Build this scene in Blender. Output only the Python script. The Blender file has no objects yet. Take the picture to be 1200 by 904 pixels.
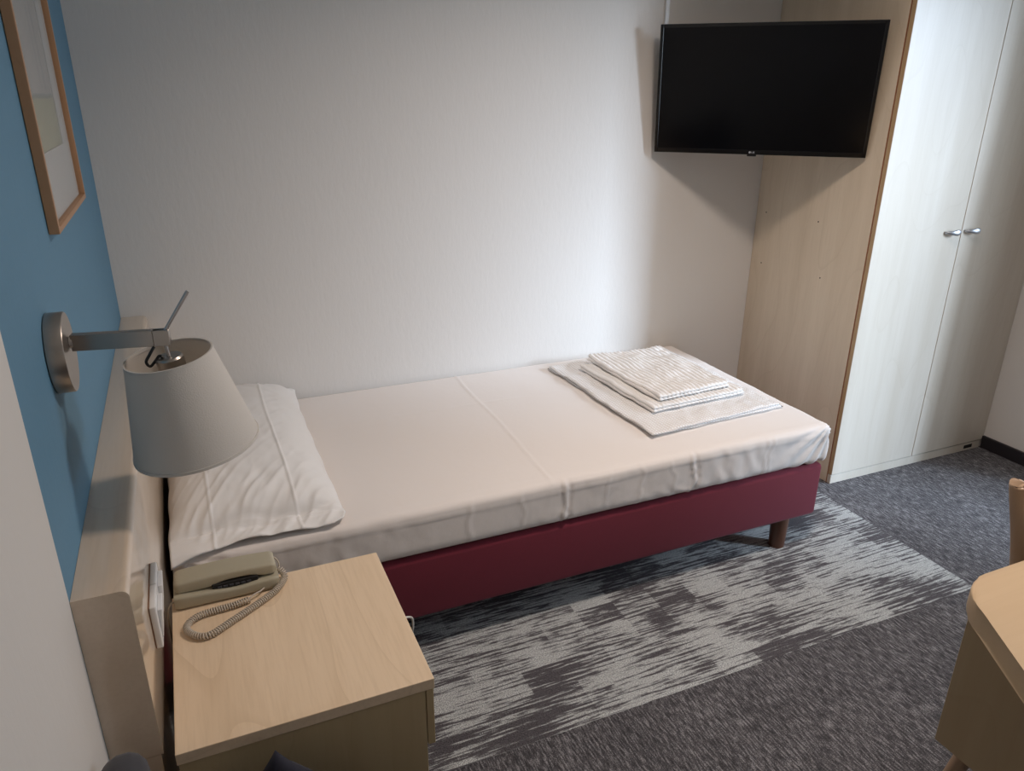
import bpy, bmesh, math, random
from mathutils import Vector, Matrix, noise

random.seed(7)
C = bpy.context.scene.collection
S = bpy.context.scene
PI = math.pi

# ------------------------------------------------------------------ camera
yaw, pitch, roll, FPX = 0.4110, -0.3739, 0.0061, 880.3
cp, sp = math.cos(pitch), math.sin(pitch)
Fw = Vector((math.sin(yaw) * cp, math.cos(yaw) * cp, sp))
Rt = Vector((math.cos(yaw), -math.sin(yaw), 0))
Up = Rt.cross(Fw)
R2 = math.cos(roll) * Rt + math.sin(roll) * Up
U2 = -math.sin(roll) * Rt + math.cos(roll) * Up
cd = bpy.data.cameras.new('camera')
cam = bpy.data.objects.new('camera', cd)
C.objects.link(cam)
m = Matrix((R2, U2, -Fw)).transposed().to_4x4()
m.translation = Vector((0.2157, -2.519, 1.4446))
cam.matrix_world = m
cd.sensor_fit = 'HORIZONTAL'
cd.sensor_width = 36
cd.lens = 36 * FPX / 1200
cd.clip_start = 0.02
S.camera = cam

# ------------------------------------------------------------------ world
w = bpy.data.worlds.new('sky')
S.world = w
w.use_nodes = True
nt = w.node_tree
bg = nt.nodes['Background']
bg.inputs[0].default_value = (0.62, 0.78, 1.0, 1)
bg.inputs[1].default_value = 1.0

# ------------------------------------------------------------------ lights
def area(name, loc, direction, sx, sy, power, col, shape='RECTANGLE', spread=PI):
    l = bpy.data.lights.new(name, 'AREA')
    l.shape = shape; l.size = sx; l.size_y = sy
    l.energy = power; l.color = col; l.spread = spread
    o = bpy.data.objects.new(name, l); C.objects.link(o)
    o.location = loc
    o.rotation_euler = Vector(direction).to_track_quat('-Z', 'Y').to_euler()
    return o

area('outdoor_daylight', (7.2, -5.6, 3.0), (1.5 - 7.2, 0 + 5.6, 0.5 - 3.0), 1.5, 2.0, 76, (0.64, 0.80, 1.0), 'RECTANGLE', 0.9)
area('window_daylight', (3.88, -2.27, 1.3), (-1, 0.6, -0.4), 0.60, 1.2, 13, (0.72, 0.86, 1.0))
area('ceiling_lamp_light', (1.50, -1.35, 2.42), (0, 0, -1), 0.30, 0.30, 11.5, (1.0, 0.85, 0.75), 'DISK', 2.3)

S.view_settings.view_transform = 'Standard'
S.view_settings.look = 'None'
S.view_settings.gamma = 1
S.view_settings.exposure = 0.42
S.view_settings.use_curve_mapping = False

# ------------------------------------------------------------------ materials
def srgb(r, g, b):
    f = lambda c: (c / 255 / 12.92) if c / 255 <= 0.04045 else ((c / 255 + 0.055) / 1.055) ** 2.4
    return (f(r), f(g), f(b), 1)

def new_mat(name, col, rough=0.5, metal=0.0):
    mt = bpy.data.materials.new(name); mt.use_nodes = True
    b = mt.node_tree.nodes['Principled BSDF']
    b.inputs['Base Color'].default_value = col
    b.inputs['Roughness'].default_value = rough
    b.inputs['Metallic'].default_value = metal
    return mt, mt.node_tree, b

def N(t, typ, **kw):
    n = t.nodes.new(typ)
    for k, v in kw.items():
        if k in n.inputs.keys():
            n.inputs[k].default_value = v
        else:
            setattr(n, k, v)
    return n

def coords(t, kind='Object', scale=(1, 1, 1), loc=(0, 0, 0)):
    if kind == 'Position':
        g = N(t, 'ShaderNodeNewGeometry'); src = g.outputs['Position']
    else:
        g = N(t, 'ShaderNodeTexCoord'); src = g.outputs[kind]
    mp = N(t, 'ShaderNodeMapping')
    mp.inputs['Scale'].default_value = scale
    mp.inputs['Location'].default_value = loc
    t.links.new(src, mp.inputs[0])
    return mp.outputs[0]

def ramp(t, src, stops):
    r = N(t, 'ShaderNodeValToRGB')
    e = r.color_ramp.elements
    while len(e) < len(stops): e.new(0.5)
    for i, (p, c) in enumerate(stops):
        e[i].position = p
        e[i].color = c if len(c) == 4 else (*c, 1)
    t.links.new(src, r.inputs[0])
    return r.outputs[0]

def bump(t, b, src, strength=0.3, dist=0.001, prev=None):
    n = N(t, 'ShaderNodeBump')
    n.inputs['Strength'].default_value = strength
    n.inputs['Distance'].default_value = dist
    t.links.new(src, n.inputs['Height'])
    if prev: t.links.new(prev, n.inputs['Normal'])
    t.links.new(n.outputs[0], b.inputs['Normal'])
    return n.outputs[0]

def noise_tex(t, vec, scale, detail=3, rough=0.5):
    n = N(t, 'ShaderNodeTexNoise')
    n.inputs['Scale'].default_value = scale
    n.inputs['Detail'].default_value = detail
    n.inputs['Roughness'].default_value = rough
    t.links.new(vec, n.inputs['Vector'])
    return n.outputs[0]

def math_node(t, op, a, b=None, c=None):
    n = N(t, 'ShaderNodeMath', operation=op)
    for i, v in enumerate((a, b, c)):
        if v is None: continue
        if isinstance(v, (int, float)): n.inputs[i].default_value = v
        else: t.links.new(v, n.inputs[i])
    return n.outputs[0]

def mix(t, fac, a, b):
    n = N(t, 'ShaderNodeMix', data_type='RGBA')
    for i, v in ((0, fac), (6, a), (7, b)):
        if isinstance(v, (int, float)): n.inputs[i].default_value = v
        elif isinstance(v, tuple): n.inputs[i].default_value = v
        else: t.links.new(v, n.inputs[i])
    return n.outputs[2]

def paint(name, col, st=0.35):
    mt, t, b = new_mat(name, col, 0.75)
    v = coords(t, 'Position', (1, 1, 0.35))
    n1 = noise_tex(t, v, 70, 5, 0.65)
    n2 = noise_tex(t, coords(t, 'Position', (1, 1, 0.6)), 9, 2)
    s = math_node(t, 'MULTIPLY_ADD', n2, 1.2, n1)
    bump(t, b, s, st, 0.004)
    return mt

def wood(name, col, axis='z', rough=0.42, contrast=1.0, coat=0.0, seed=0.0):
    mt, t, b = new_mat(name, col, rough)
    sc = {'x': (0.06, 1, 1), 'y': (1, 0.06, 1), 'z': (1, 1, 0.06)}[axis]
    v = coords(t, 'Object', sc, (seed, seed * 1.7, seed * 0.6))
    fine = noise_tex(t, v, 160, 4, 0.6)
    broad = noise_tex(t, v, 14, 3, 0.5)
    # cathedral figure: thin darker rings of a stretched distance field
    sc2 = {'x': (0.32, 1, 1), 'y': (1, 0.32, 1), 'z': (1, 1, 0.32)}[axis]
    fig = noise_tex(t, coords(t, 'Object', sc2, (seed + 3, seed, seed * 2)), 2.6, 1.5, 0.4)
    rings = math_node(t, 'FRACT', math_node(t, 'MULTIPLY', fig, 11.0))
    line = ramp(t, rings, [(0.0, (1, 1, 1)), (0.05, (0.2, 0.2, 0.2)), (0.22, (0, 0, 0)), (1.0, (0, 0, 0))])
    d = tuple(c * k for c, k in zip(col[:3], (0.80, 0.75, 0.68))) + (1,)
    l = tuple(min(1, c * 1.06) for c in col[:3]) + (1,)
    base = mix(t, ramp(t, broad, [(0.3, (0, 0, 0)), (0.7, (1, 1, 1))]), tuple(c * k for c, k in zip(col[:3], (0.95, 0.93, 0.90))) + (1,), l)
    f2 = math_node(t, 'MULTIPLY', ramp(t, fine, [(0.45, (0, 0, 0)), (0.75, (1, 1, 1))]), 0.28 * contrast)
    base = mix(t, f2, base, d)
    f3 = math_node(t, 'MULTIPLY', line, 0.32 * contrast)
    base = mix(t, f3, base, d)
    t.links.new(base, b.inputs['Base Color'])
    bump(t, b, fine, 0.08, 0.0005)
    if coat:
        b.inputs['Coat Weight'].default_value = coat
        b.inputs['Coat Roughness'].default_value = 0.06
    return mt

def fabric(name, col, rough=0.9, scale=900, st=0.3, dist=0.0006, var=0.06):
    mt, t, b = new_mat(name, col, rough)
    v = coords(t, 'Object')
    n = noise_tex(t, v, scale, 2)
    n2 = noise_tex(t, coords(t, 'Object'), 5, 3)
    dk = tuple(c * (1 - var * 2) for c in col[:3]) + (1,)
    base = mix(t, ramp(t, n2, [(0.3, (0, 0, 0)), (0.7, (1, 1, 1))]), dk, col)
    base = mix(t, math_node(t, 'MULTIPLY', n, var * 2), base, dk)
    t.links.new(base, b.inputs['Base Color'])
    bump(t, b, n, st, dist)
    b.inputs['Sheen Weight'].default_value = 0.15
    return mt

M = {}
M['wall'] = paint('white_wall_paint', srgb(222, 217, 211), 0.2)
M['blue'] = paint('blue_wall_paint', srgb(98, 140, 166), 0.25)
M['ceiling'] = paint('ceiling_paint', srgb(225, 224, 220), 0.1)
M['ward_side'] = wood('birch_laminate_side', srgb(214, 198, 176), 'z', 0.45, 0.9, seed=1.3)
M['ward_door'] = wood('birch_laminate_door', srgb(200, 192, 180), 'z', 0.38, 0.7, seed=4.1)
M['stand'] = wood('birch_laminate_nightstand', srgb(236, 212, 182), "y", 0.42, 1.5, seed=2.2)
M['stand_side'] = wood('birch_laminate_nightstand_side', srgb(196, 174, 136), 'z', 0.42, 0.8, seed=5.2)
M['head'] = wood('birch_laminate_headboard', srgb(212, 192, 170), 'y', 0.30, 0.9, coat=1.0, seed=7.7)
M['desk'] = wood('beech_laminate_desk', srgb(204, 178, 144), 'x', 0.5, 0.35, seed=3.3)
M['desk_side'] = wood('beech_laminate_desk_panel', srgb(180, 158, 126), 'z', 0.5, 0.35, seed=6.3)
M['chairwood'] = wood('beech_chair_wood', srgb(176, 148, 122), 'z', 0.4, 0.5, seed=8.3)
M['legwood'] = wood('dark_walnut_leg', srgb(96, 62, 46), 'z', 0.35, 1.0, seed=9.3)
M['edge'] = wood('brown_edge_band', srgb(176, 146, 108), 'z', 0.4, 0.5, seed=2.9)
M['framewood'] = wood('oak_picture_frame', srgb(178, 136, 100), 'z', 0.45, 0.8, seed=3.9)
M['black_base'] = new_mat('black_baseboard', srgb(34, 30, 34), 0.5)[0]
M['dark'] = new_mat('dark_recess', srgb(24, 20, 18), 0.8)[0]
M['white_plastic'] = new_mat('white_plastic', srgb(232, 232, 232), 0.3)[0]
M['gold_line'] = new_mat('tan_gap_line', srgb(150, 100, 66), 0.6)[0]
M['black_plastic'] = new_mat('black_plastic', srgb(18, 17, 19), 0.28)[0]
M['bezel'] = new_mat('glossy_black_bezel', srgb(12, 12, 14), 0.16)[0]
M['screen'] = new_mat('tv_screen_glass', srgb(7, 8, 12), 0.14)[0]
M['screen'].node_tree.nodes['Principled BSDF'].inputs['Specular IOR Level'].default_value = 0.25
M['logo'] = new_mat('logo_grey', srgb(190, 190, 196), 0.4)[0]
M['phone'] = new_mat('phone_beige_plastic', srgb(176, 168, 146), 0.42)[0]
M['cord'] = new_mat('phone_cord_beige', srgb(196, 184, 168), 0.5)[0]
M['cable_white'] = new_mat('white_cable', srgb(215, 212, 205), 0.45)[0]
M['cable_black'] = new_mat('black_cable', srgb(16, 16, 18), 0.45)[0]
M['chair_grey'] = fabric('charcoal_upholstery', srgb(62, 62, 68), 0.85)
M['navy'] = fabric('navy_cushion_fabric', srgb(38, 38, 52), 0.9)
M['glass_white'] = new_mat('mat_board', srgb(222, 220, 216), 0.8)[0]

def metal(name, col, rough, aniso=None):
    mt, t, b = new_mat(name, col, rough, 1.0)
    n = noise_tex(t, coords(t, 'Object', aniso or (1, 1, 1)), 300, 2)
    bump(t, b, n, 0.08, 0.0004)
    return mt
M['nickel'] = metal('brushed_nickel', srgb(176, 168, 160), 0.32, (0.05, 1, 1))
M['nickel_face'] = metal('satin_nickel_face', srgb(196, 192, 190), 0.38)
M['handle'] = metal('satin_aluminium_handle', srgb(190, 194, 200), 0.42)

# burgundy box spring fabric
mt, t, b = new_mat('burgundy_fabric', srgb(122, 34, 56), 0.85)
v = coords(t, 'Object')
n = noise_tex(t, v, 700, 2)
base = mix(t, n, srgb(80, 14, 30), srgb(134, 36, 58))
t.links.new(base, b.inputs['Base Color']); bump(t, b, n, 0.5, 0.001)
b.inputs['Sheen Weight'].default_value = 0.08
M['burgundy'] = mt

# cotton sheet
mt, t, b = new_mat('cotton_sheet', srgb(236, 228, 222), 0.8)
v = coords(t, 'Object')
n = noise_tex(t, v, 9, 4, 0.6)
n2 = noise_tex(t, v, 700, 2)
nb = bump(t, b, n, 0.25, 0.006)
bump(t, b, n2, 0.15, 0.0005, nb)
b.inputs['Sheen Weight'].default_value = 0.1
M['sheet'] = mt
# pillow case sateen
mt, t, b = new_mat('pillow_cotton', srgb(240, 237, 234), 0.55)
v = coords(t, 'Object')
n = noise_tex(t, v, 14, 3, 0.5)
bump(t, b, n, 0.2, 0.004)
b.inputs['Sheen Weight'].default_value = 0.2
M['pillow'] = mt
# towels
def towel_mat(name, dots):
    mt, t, b = new_mat(name, srgb(238, 233, 228), 0.95)
    v = coords(t, 'Object')
    n = noise_tex(t, v, 500, 3)
    nb = bump(t, b, n, 0.5, 0.0015)
    if dots:
        vv = coords(t, 'Object', (95, 95, 0))
        vo = N(t, 'ShaderNodeTexVoronoi'); vo.inputs['Randomness'].default_value = 0.0
        vo.inputs['Scale'].default_value = 1.0
        t.links.new(vv, vo.inputs['Vector'])
        dd = ramp(t, vo.outputs['Distance'], [(0.0, (1, 1, 1)), (0.25, (1, 1, 1)), (0.36, (0, 0, 0))])
        bump(t, b, dd, 0.6, 0.002, nb)
        c = mix(t, dd, srgb(230, 224, 219), srgb(248, 247, 246))
        t.links.new(c, b.inputs['Base Color'])
    return mt
M['towel'] = towel_mat('terry_towel', False)
M['towel_dots'] = towel_mat('dotted_towel', True)
# lamp shade
mt, t, b = new_mat('lamp_shade_fabric', srgb(232, 227, 220), 0.8)
v = coords(t, 'Object')
n = noise_tex(t, v, 420, 2)
bump(t, b, n, 0.35, 0.0012)
tr = N(t, 'ShaderNodeBsdfTranslucent'); tr.inputs[0].default_value = srgb(214, 205, 192)
ms = N(t, 'ShaderNodeMixShader'); ms.inputs[0].default_value = 0.3
t.links.new(b.outputs[0], ms.inputs[1]); t.links.new(tr.outputs[0], ms.inputs[2])
t.links.new(ms.outputs[0], t.nodes['Material Output'].inputs[0])
M['shade'] = mt
# picture glass and window glass
def glass(name, extra=0.0):
    mt = bpy.data.materials.new(name); mt.use_nodes = True
    t = mt.node_tree; t.nodes.remove(t.nodes['Principled BSDF'])
    g = N(t, 'ShaderNodeBsdfGlossy'); g.inputs['Roughness'].default_value = 0.02
    p = N(t, 'ShaderNodeBsdfTransparent')
    lw = N(t, 'ShaderNodeLayerWeight'); lw.inputs[0].default_value = 0.5
    f = N(t, 'ShaderNodeMath', operation='MULTIPLY_ADD')
    t.links.new(math_node(t, 'POWER', lw.outputs['Facing'], 5.0), f.inputs[0])
    f.inputs[1].default_value = 0.6; f.inputs[2].default_value = 0.025
    ms = N(t, 'ShaderNodeMixShader')
    t.links.new(f.outputs[0], ms.inputs[0]); t.links.new(p.outputs[0], ms.inputs[1]); t.links.new(g.outputs[0], ms.inputs[2])
    t.links.new(ms.outputs[0], t.nodes['Material Output'].inputs[0])
    return mt
M['glass'] = glass('picture_glass')

# art print (flat print on its sheet)
mt, t, b = new_mat('art_print', srgb(205, 202, 196), 0.8)
geo = N(t, 'ShaderNodeNewGeometry'); sx = N(t, 'ShaderNodeSeparateXYZ'); t.links.new(geo.outputs['Position'], sx.inputs[0])
def band(s, a, bb):
    return math_node(t, 'MULTIPLY', math_node(t, 'GREATER_THAN', s, a), math_node(t, 'LESS_THAN', s, bb))
py, pz = sx.outputs[1], sx.outputs[2]
nz = noise_tex(t, coords(t, 'Position'), 14, 4)
pzw = math_node(t, 'ADD', pz, math_node(t, 'MULTIPLY', nz, 0.012))
yel = math_node(t, 'MULTIPLY', band(pzw, 1.30, 1.438), band(py, -0.93, -0.60))
c = mix(t, nz, srgb(206, 202, 196), srgb(190, 188, 184))
c = mix(t, yel, c, srgb(196, 194, 166))
ln = math_node(t, 'MULTIPLY', band(pz, 1.44, 1.85), band(math_node(t, 'ADD', py, math_node(t, 'MULTIPLY', pz, 0.02)), -0.655, -0.645))
ln2 = math_node(t, 'MULTIPLY', band(pzw, 1.432, 1.441), band(py, -0.93, -0.60))
ln3 = math_node(t, 'MULTIPLY', band(pz, 1.44, 1.85), band(py, -0.735, -0.729))
lines = math_node(t, 'MAXIMUM', math_node(t, 'MAXIMUM', ln, ln2), ln3)
c = mix(t, math_node(t, 'MULTIPLY', lines, 0.55), c, srgb(130, 142, 152))
t.links.new(c, b.inputs['Base Color'])
M['print'] = mt

# carpets
def carpet_dark():
    mt, t, b = new_mat('dark_grey_carpet', (0.06, 0.06, 0.065, 1), 0.95)
    st = noise_tex(t, coords(t, 'Position', (1, 0.16, 1)), 210, 3, 0.6)
    pile = noise_tex(t, coords(t, 'Position'), 330, 2, 0.6)
    patch = noise_tex(t, coords(t, 'Position', (1, 0.6, 1)), 9, 3)
    s = math_node(t, 'ADD', math_node(t, 'MULTIPLY', st, 0.6), math_node(t, 'MULTIPLY', pile, 0.4))
    s = math_node(t, 'ADD', s, math_node(t, 'MULTIPLY', math_node(t, 'SUBTRACT', patch, 0.5), 0.10))
    c = ramp(t, s, [(0.38, srgb(48, 46, 50)), (0.50, srgb(80, 78, 81)), (0.64, srgb(156, 154, 157))])
    t.links.new(c, b.inputs['Base Color'])
    bump(t, b, pile, 0.8, 0.004)
    return mt
def carpet_light():
    mt, t, b = new_mat('light_grey_patterned_carpet', (0.3, 0.3, 0.3, 1), 0.95)
    oi = N(t, 'ShaderNodeObjectInfo')
    g = N(t, 'ShaderNodeNewGeometry')
    ofs = N(t, 'ShaderNodeVectorMath', operation='MULTIPLY_ADD')
    cmb = N(t, 'ShaderNodeCombineXYZ')
    t.links.new(oi.outputs['Random'], cmb.inputs[0]); t.links.new(oi.outputs['Random'], cmb.inputs[1])
    t.links.new(cmb.outputs[0], ofs.inputs[0]); ofs.inputs[1].default_value = (0, 0, 0)
    t.links.new(g.outputs['Position'], ofs.inputs[2])
    def mp(sc):
        m_ = N(t, 'ShaderNodeMapping'); m_.inputs['Scale'].default_value = sc
        t.links.new(ofs.outputs[0], m_.inputs[0]); return m_.outputs[0]
    streak = noise_tex(t, mp((0.055, 1, 1)), 125, 1.8, 0.55)
    streak2 = noise_tex(t, mp((0.16, 1, 1)), 210, 2.0, 0.5)
    patch = noise_tex(t, mp((0.8, 1.0, 1)), 5.0, 2.0, 0.5)
    # woven blocks: each cell of a coarse grid is denser or looser
    sn = N(t, 'ShaderNodeVectorMath', operation='SNAP'); sn.inputs[1].default_value = (0.125, 0.083, 1)
    t.links.new(g.outputs['Position'], sn.inputs[0])
    wn = N(t, 'ShaderNodeTexWhiteNoise'); t.links.new(sn.outputs[0], wn.inputs[0])
    pile = noise_tex(t, coords(t, 'Position'), 330, 2, 0.6)
    s = math_node(t, 'ADD', streak, math_node(t, 'MULTIPLY', math_node(t, 'SUBTRACT', streak2, 0.5), 0.35))
    s = math_node(t, 'ADD', s, math_node(t, 'MULTIPLY', math_node(t, 'SUBTRACT', patch, 0.5), 0.62))
    s = math_node(t, 'ADD', s, math_node(t, 'MULTIPLY', math_node(t, 'SUBTRACT', wn.outputs[0], 0.5), 0.13))
    s = math_node(t, 'ADD', s, math_node(t, 'MULTIPLY', math_node(t, 'SUBTRACT', pile, 0.5), 0.55))
    mask = ramp(t, s, [(0.495, (0, 0, 0)), (0.535, (1, 1, 1))])
    lt = ramp(t, pile, [(0.35, srgb(120, 123, 124)), (0.62, srgb(216, 219, 218))])
    dk = ramp(t, pile, [(0.35, srgb(50, 46, 50)), (0.66, srgb(104, 101, 105))])
    c = mix(t, mask, lt, dk)
    t.links.new(c, b.inputs['Base Color'])
    bump(t, b, pile, 0.8, 0.004)
    return mt
M['carpet_dark'] = carpet_dark()
M['carpet_light'] = carpet_light()

# ------------------------------------------------------------------ mesh helpers
def BM(): return bmesh.new()

def bx(bm, x0, x1, y0, y1, z0, z1, bev=0.0, seg=2, mat=0, rot=None, edges=None):
    r = bmesh.ops.create_cube(bm, size=1.0)
    vs = r['verts']
    for v in vs:
        v.co = Vector(((x0 + x1) / 2 + v.co.x * (x1 - x0), (y0 + y1) / 2 + v.co.y * (y1 - y0), (z0 + z1) / 2 + v.co.z * (z1 - z0)))
    fs = set(f for v in vs for f in v.link_faces)
    for f in fs: f.material_index = mat
    if bev > 0:
        es = list(set(e for v in vs for e in v.link_edges))
        if edges: es = [e for e in es if edges(e)]
        bmesh.ops.bevel(bm, geom=es, offset=bev, segments=seg, affect='EDGES', profile=0.5, clamp_overlap=True)
    return bm

def lathe(bm, prof, seg=40, M4=None, cap0=True, cap1=True):
    """prof: list of (r, z) about local Z; M4 maps to place"""
    M4 = M4 or Matrix.Identity(4)
    rings = []
    for r, z in prof:
        rings.append([bm.verts.new(M4 @ Vector((r * math.cos(2 * PI * k / seg), r * math.sin(2 * PI * k / seg), z))) for k in range(seg)])
    for a, b_ in zip(rings, rings[1:]):
        for k in range(seg):
            bm.faces.new((a[k], a[(k + 1) % seg], b_[(k + 1) % seg], b_[k]))
    if cap0: bm.faces.new(list(reversed(rings[0])))
    if cap1: bm.faces.new(rings[-1])
    return bm

def axis_mat(p, d):
    d = Vector(d).normalized()
    q = d.to_track_quat('Z', 'Y')
    m4 = q.to_matrix().to_4x4(); m4.translation = Vector(p)
    return m4

def tube(bm, pts, r, seg=8, radii=None, closed=False):
    pts = [Vector(p) for p in pts]
    n = len(pts); rings = []
    prevn = None
    for i, p in enumerate(pts):
        tg = (pts[min(i + 1, n - 1)] - pts[max(i - 1, 0)]).normalized()
        if prevn is None:
            a = tg.orthogonal().normalized()
        else:
            a = (prevn - tg * prevn.dot(tg)).normalized()
        prevn = a
        bb = tg.cross(a)
        rr = radii[i] if radii else r
        rings.append([bm.verts.new(p + rr * (math.cos(2 * PI * k / seg) * a + math.sin(2 * PI * k / seg) * bb)) for k in range(seg)])
    for a, b_ in zip(rings, rings[1:]):
        for k in range(seg):
            bm.faces.new((a[k], a[(k + 1) % seg], b_[(k + 1) % seg], b_[k]))
    bm.faces.new(list(reversed(rings[0]))); bm.faces.new(rings[-1])
    return bm

def spline(ctrl, n):
    """Catmull-Rom through control points"""
    P = [Vector(p) for p in ctrl]
    P = [P[0] * 2 - P[1]] + P + [P[-1] * 2 - P[-2]]
    out = []
    segs = len(P) - 3
    for i in range(n):
        u = i / (n - 1) * segs
        k = min(int(u), segs - 1); f = u - k
        p0, p1, p2, p3 = P[k:k + 4]
        out.append(0.5 * ((2 * p1) + (-p0 + p2) * f + (2 * p0 - 5 * p1 + 4 * p2 - p3) * f * f + (-p0 + 3 * p1 - 3 * p2 + p3) * f ** 3))
    return out

def obj(name, bm, mats, parent=None, smooth=False, local=False, kind=None, auto=None):
    if not isinstance(mats, (list, tuple)): mats = [mats]
    me = bpy.data.meshes.new(name)
    bmesh.ops.recalc_face_normals(bm, faces=bm.faces[:])
    if parent is not None and not local:
        base = parent.location.copy()
        if parent.parent: base = base + parent.parent.location
        bmesh.ops.translate(bm, verts=bm.verts[:], vec=-base)
    bm.to_mesh(me); bm.free()
    for mm in mats: me.materials.append(mm)
    if smooth:
        for p in me.polygons: p.use_smooth = True
        if auto is not None:
            me.set_sharp_from_angle(angle=math.radians(auto))
    o = bpy.data.objects.new(name, me); C.objects.link(o)
    if parent is not None: o.parent = parent
    if kind: o['kind'] = kind
    return o

def thing(name, label, cat, loc=(0, 0, 0), group=None):
    o = bpy.data.objects.new(name, None); C.objects.link(o)
    o.location = loc; o['label'] = label; o['category'] = cat
    o.empty_display_size = 0.1
    if group: o['group'] = group
    return o

def tag(o, label, cat, group=None):
    o['label'] = label; o['category'] = cat
    if group: o['group'] = group
    return o

def struct(name, bm, mats, **k):
    o = obj(name, bm, mats, **k); o['kind'] = 'structure'; return o

# ------------------------------------------------------------------ structure
XR, XW, XFAR = 3.298, 2.4235, 3.92
YF, CEIL = -3.2, 2.5
YE = -1.12      # where the right wall steps back towards the window

floor = struct('floor', bx(BM(), -0.1, XFAR + .1, YF - .1, 0.1, -0.12, -0.006), M['dark'])
floor['label'] = 'carpet tile floor with light grey strip beside the bed'
# carpet tiles 0.5 m, laid from the strip's corner at (2.34, -1.30)
gap = 0.0003
cache = {}
def tile(x0, x1, y0, y1, mk):
    key = (round(x1 - x0, 3), round(y1 - y0, 3), mk)
    if key not in cache:
        bm = bx(BM(), gap, x1 - x0 - gap, gap, y1 - y0 - gap, -0.006, 0.0)
        me = bpy.data.meshes.new('carpet_tile'); bm.to_mesh(me); bm.free(); me.materials.append(M[mk]); cache[key] = me
    o = bpy.data.objects.new('carpet_tile', cache[key]); C.objects.link(o)
    o.location = (x0, y0, 0); o.parent = floor
    return o
xs = [-0.0] + [2.34 + 0.5 * k for k in range(-4, 4)] + [XFAR]
ys = [YF] + [-1.30 + 0.5 * k for k in range(-3, 3)] + [0.0]
for i in range(len(xs) - 1):
    for j in range(len(ys) - 1):
        x0, x1, y0, y1 = xs[i], xs[i + 1], ys[j], ys[j + 1]
        if x1 - x0 < 0.01 or y1 - y0 < 0.01: continue
        light = x1 < 2.35 and y0 > -1.31 and y1 < -0.25
        tile(x0, x1, y0, y1, 'carpet_light' if light else 'carpet_dark')

struct('ceiling', bx(BM(), -0.1, XFAR + .1, YF - .1, 0.1, CEIL, CEIL + 0.1), M['ceiling'])
struct('wall_back', bx(BM(), -0.1, XFAR + .1, 0.0, 0.1, 0, CEIL), M['wall'])
bm = bx(BM(), -0.1, 0, YF - .1, -1.4997, 0, CEIL, mat=1)
bx(bm, -0.1, 0, -1.4997, 0.0, 0, CEIL, mat=0)
wl = struct('wall_left', bm, [M['blue'], M['wall']])
wl['label'] = 'left wall painted blue above the headboard and white nearer the camera'
struct('wall_front', bx(BM(), -0.1, XFAR + .1, YF - .1, YF, 0, CEIL), M['wall'])
struct('wall_right', bx(BM(), XR, XR + 0.12, YE, 0, 0, CEIL), M['wall'])
struct('wall_right_return', bx(BM(), XR + 0.12, XFAR, YE, YE + 0.1, 0, CEIL), M['wall'])
# wall with the window opening (beyond the frame, lets the daylight in)
WY0, WY1, WZ0, WZ1 = -2.66, -1.85, 0.45, 2.12
bm = BM()
bx(bm, XFAR, XFAR + .12, YF, WY0, 0, CEIL); bx(bm, XFAR, XFAR + .12, WY1, YE, 0, CEIL)
bx(bm, XFAR, XFAR + .12, WY0, WY1, 0, WZ0); bx(bm, XFAR, XFAR + .12, WY0, WY1, WZ1, CEIL)
struct('wall_window', bm, M['wall'])
bm = BM()
bx(bm, XFAR + .04, XFAR + .09, WY0, WY0 + .05, WZ0, WZ1); bx(bm, XFAR + .04, XFAR + .09, WY1 - .05, WY1, WZ0, WZ1)
bx(bm, XFAR + .04, XFAR + .09, WY0, WY1, WZ0, WZ0 + .05); bx(bm, XFAR + .04, XFAR + .09, WY0, WY1, WZ1 - .05, WZ1)
wf = struct('window_1', bm, M['white_plastic'])
g_ = obj('pane', bx(BM(), XFAR + .062, XFAR + .066, WY0 + .05, WY1 - .05, WZ0 + .05, WZ1 - .05), M['glass'], wf)
struct('baseboard_right', bx(BM(), XR - 0.012, XR, YE, -0.6114, 0, 0.056, 0.002, 1), M['black_base'])

# white cable duct up the back wall above the television
tag(obj('cable_duct', bx(BM(), 1.898, 1.914, -0.008, -0.0002, 1.40, CEIL - .002, 0.002), M['white_plastic']),
    'thin white cable duct running up the white wall above the television', 'cable duct')

# ------------------------------------------------------------------ wardrobe
wd = thing('wardrobe', 'tall pale birch two-door wardrobe in the corner at the foot of the bed', 'wardrobe', (2.86, -0.3, 0))
YD = -0.6114
T = 0.019
bm = BM(); bx(bm, XW, XW + T, YD + 0.022, -0.0015, 0.0, 2.38, 0.0008, 1)
obj('side_panel', bm, M['ward_side'], wd)
obj('side_panel', bx(BM(), XR - T - .001, XR - .001, YD + 0.022, -0.002, 0.0, 2.38, 0.0008, 1), M['ward_side'], wd)
obj('top_panel', bx(BM(), XW + T, XR - T - .001, YD + 0.022, -0.002, 2.36, 2.38), M['ward_side'], wd)
obj('back_panel', bx(BM(), XW + T, XR - T - .001, -0.012, -0.004, 0.05, 2.36), M['ward_side'], wd)
obj('bottom_panel', bx(BM(), XW + T, XR - T - .001, YD + 0.03, -0.012, 0.045, 0.062), M['ward_side'], wd)
pl = obj('plinth', bx(BM(), XW + 0.001, XR - .0135, YD + 0.003, YD + 0.022, 0.0, 0.036, 0.0008, 1), M['ward_door'], wd)
obj('edge_strip', bx(BM(), XW - .0004, XW + .004, YD + 0.0190, YD + 0.0225, 0.0, 2.38), M['gold_line'], wd)['label'] = 'brown groove strip behind the door edge'
obj('tag_plate', bx(BM(), 3.185, 3.235, YD + 0.0015, YD + 0.003, 0.010, 0.026, 0.0006, 1), M['dark'], pl)['label'] = 'small dark label plate'
XM = 2.862
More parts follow.
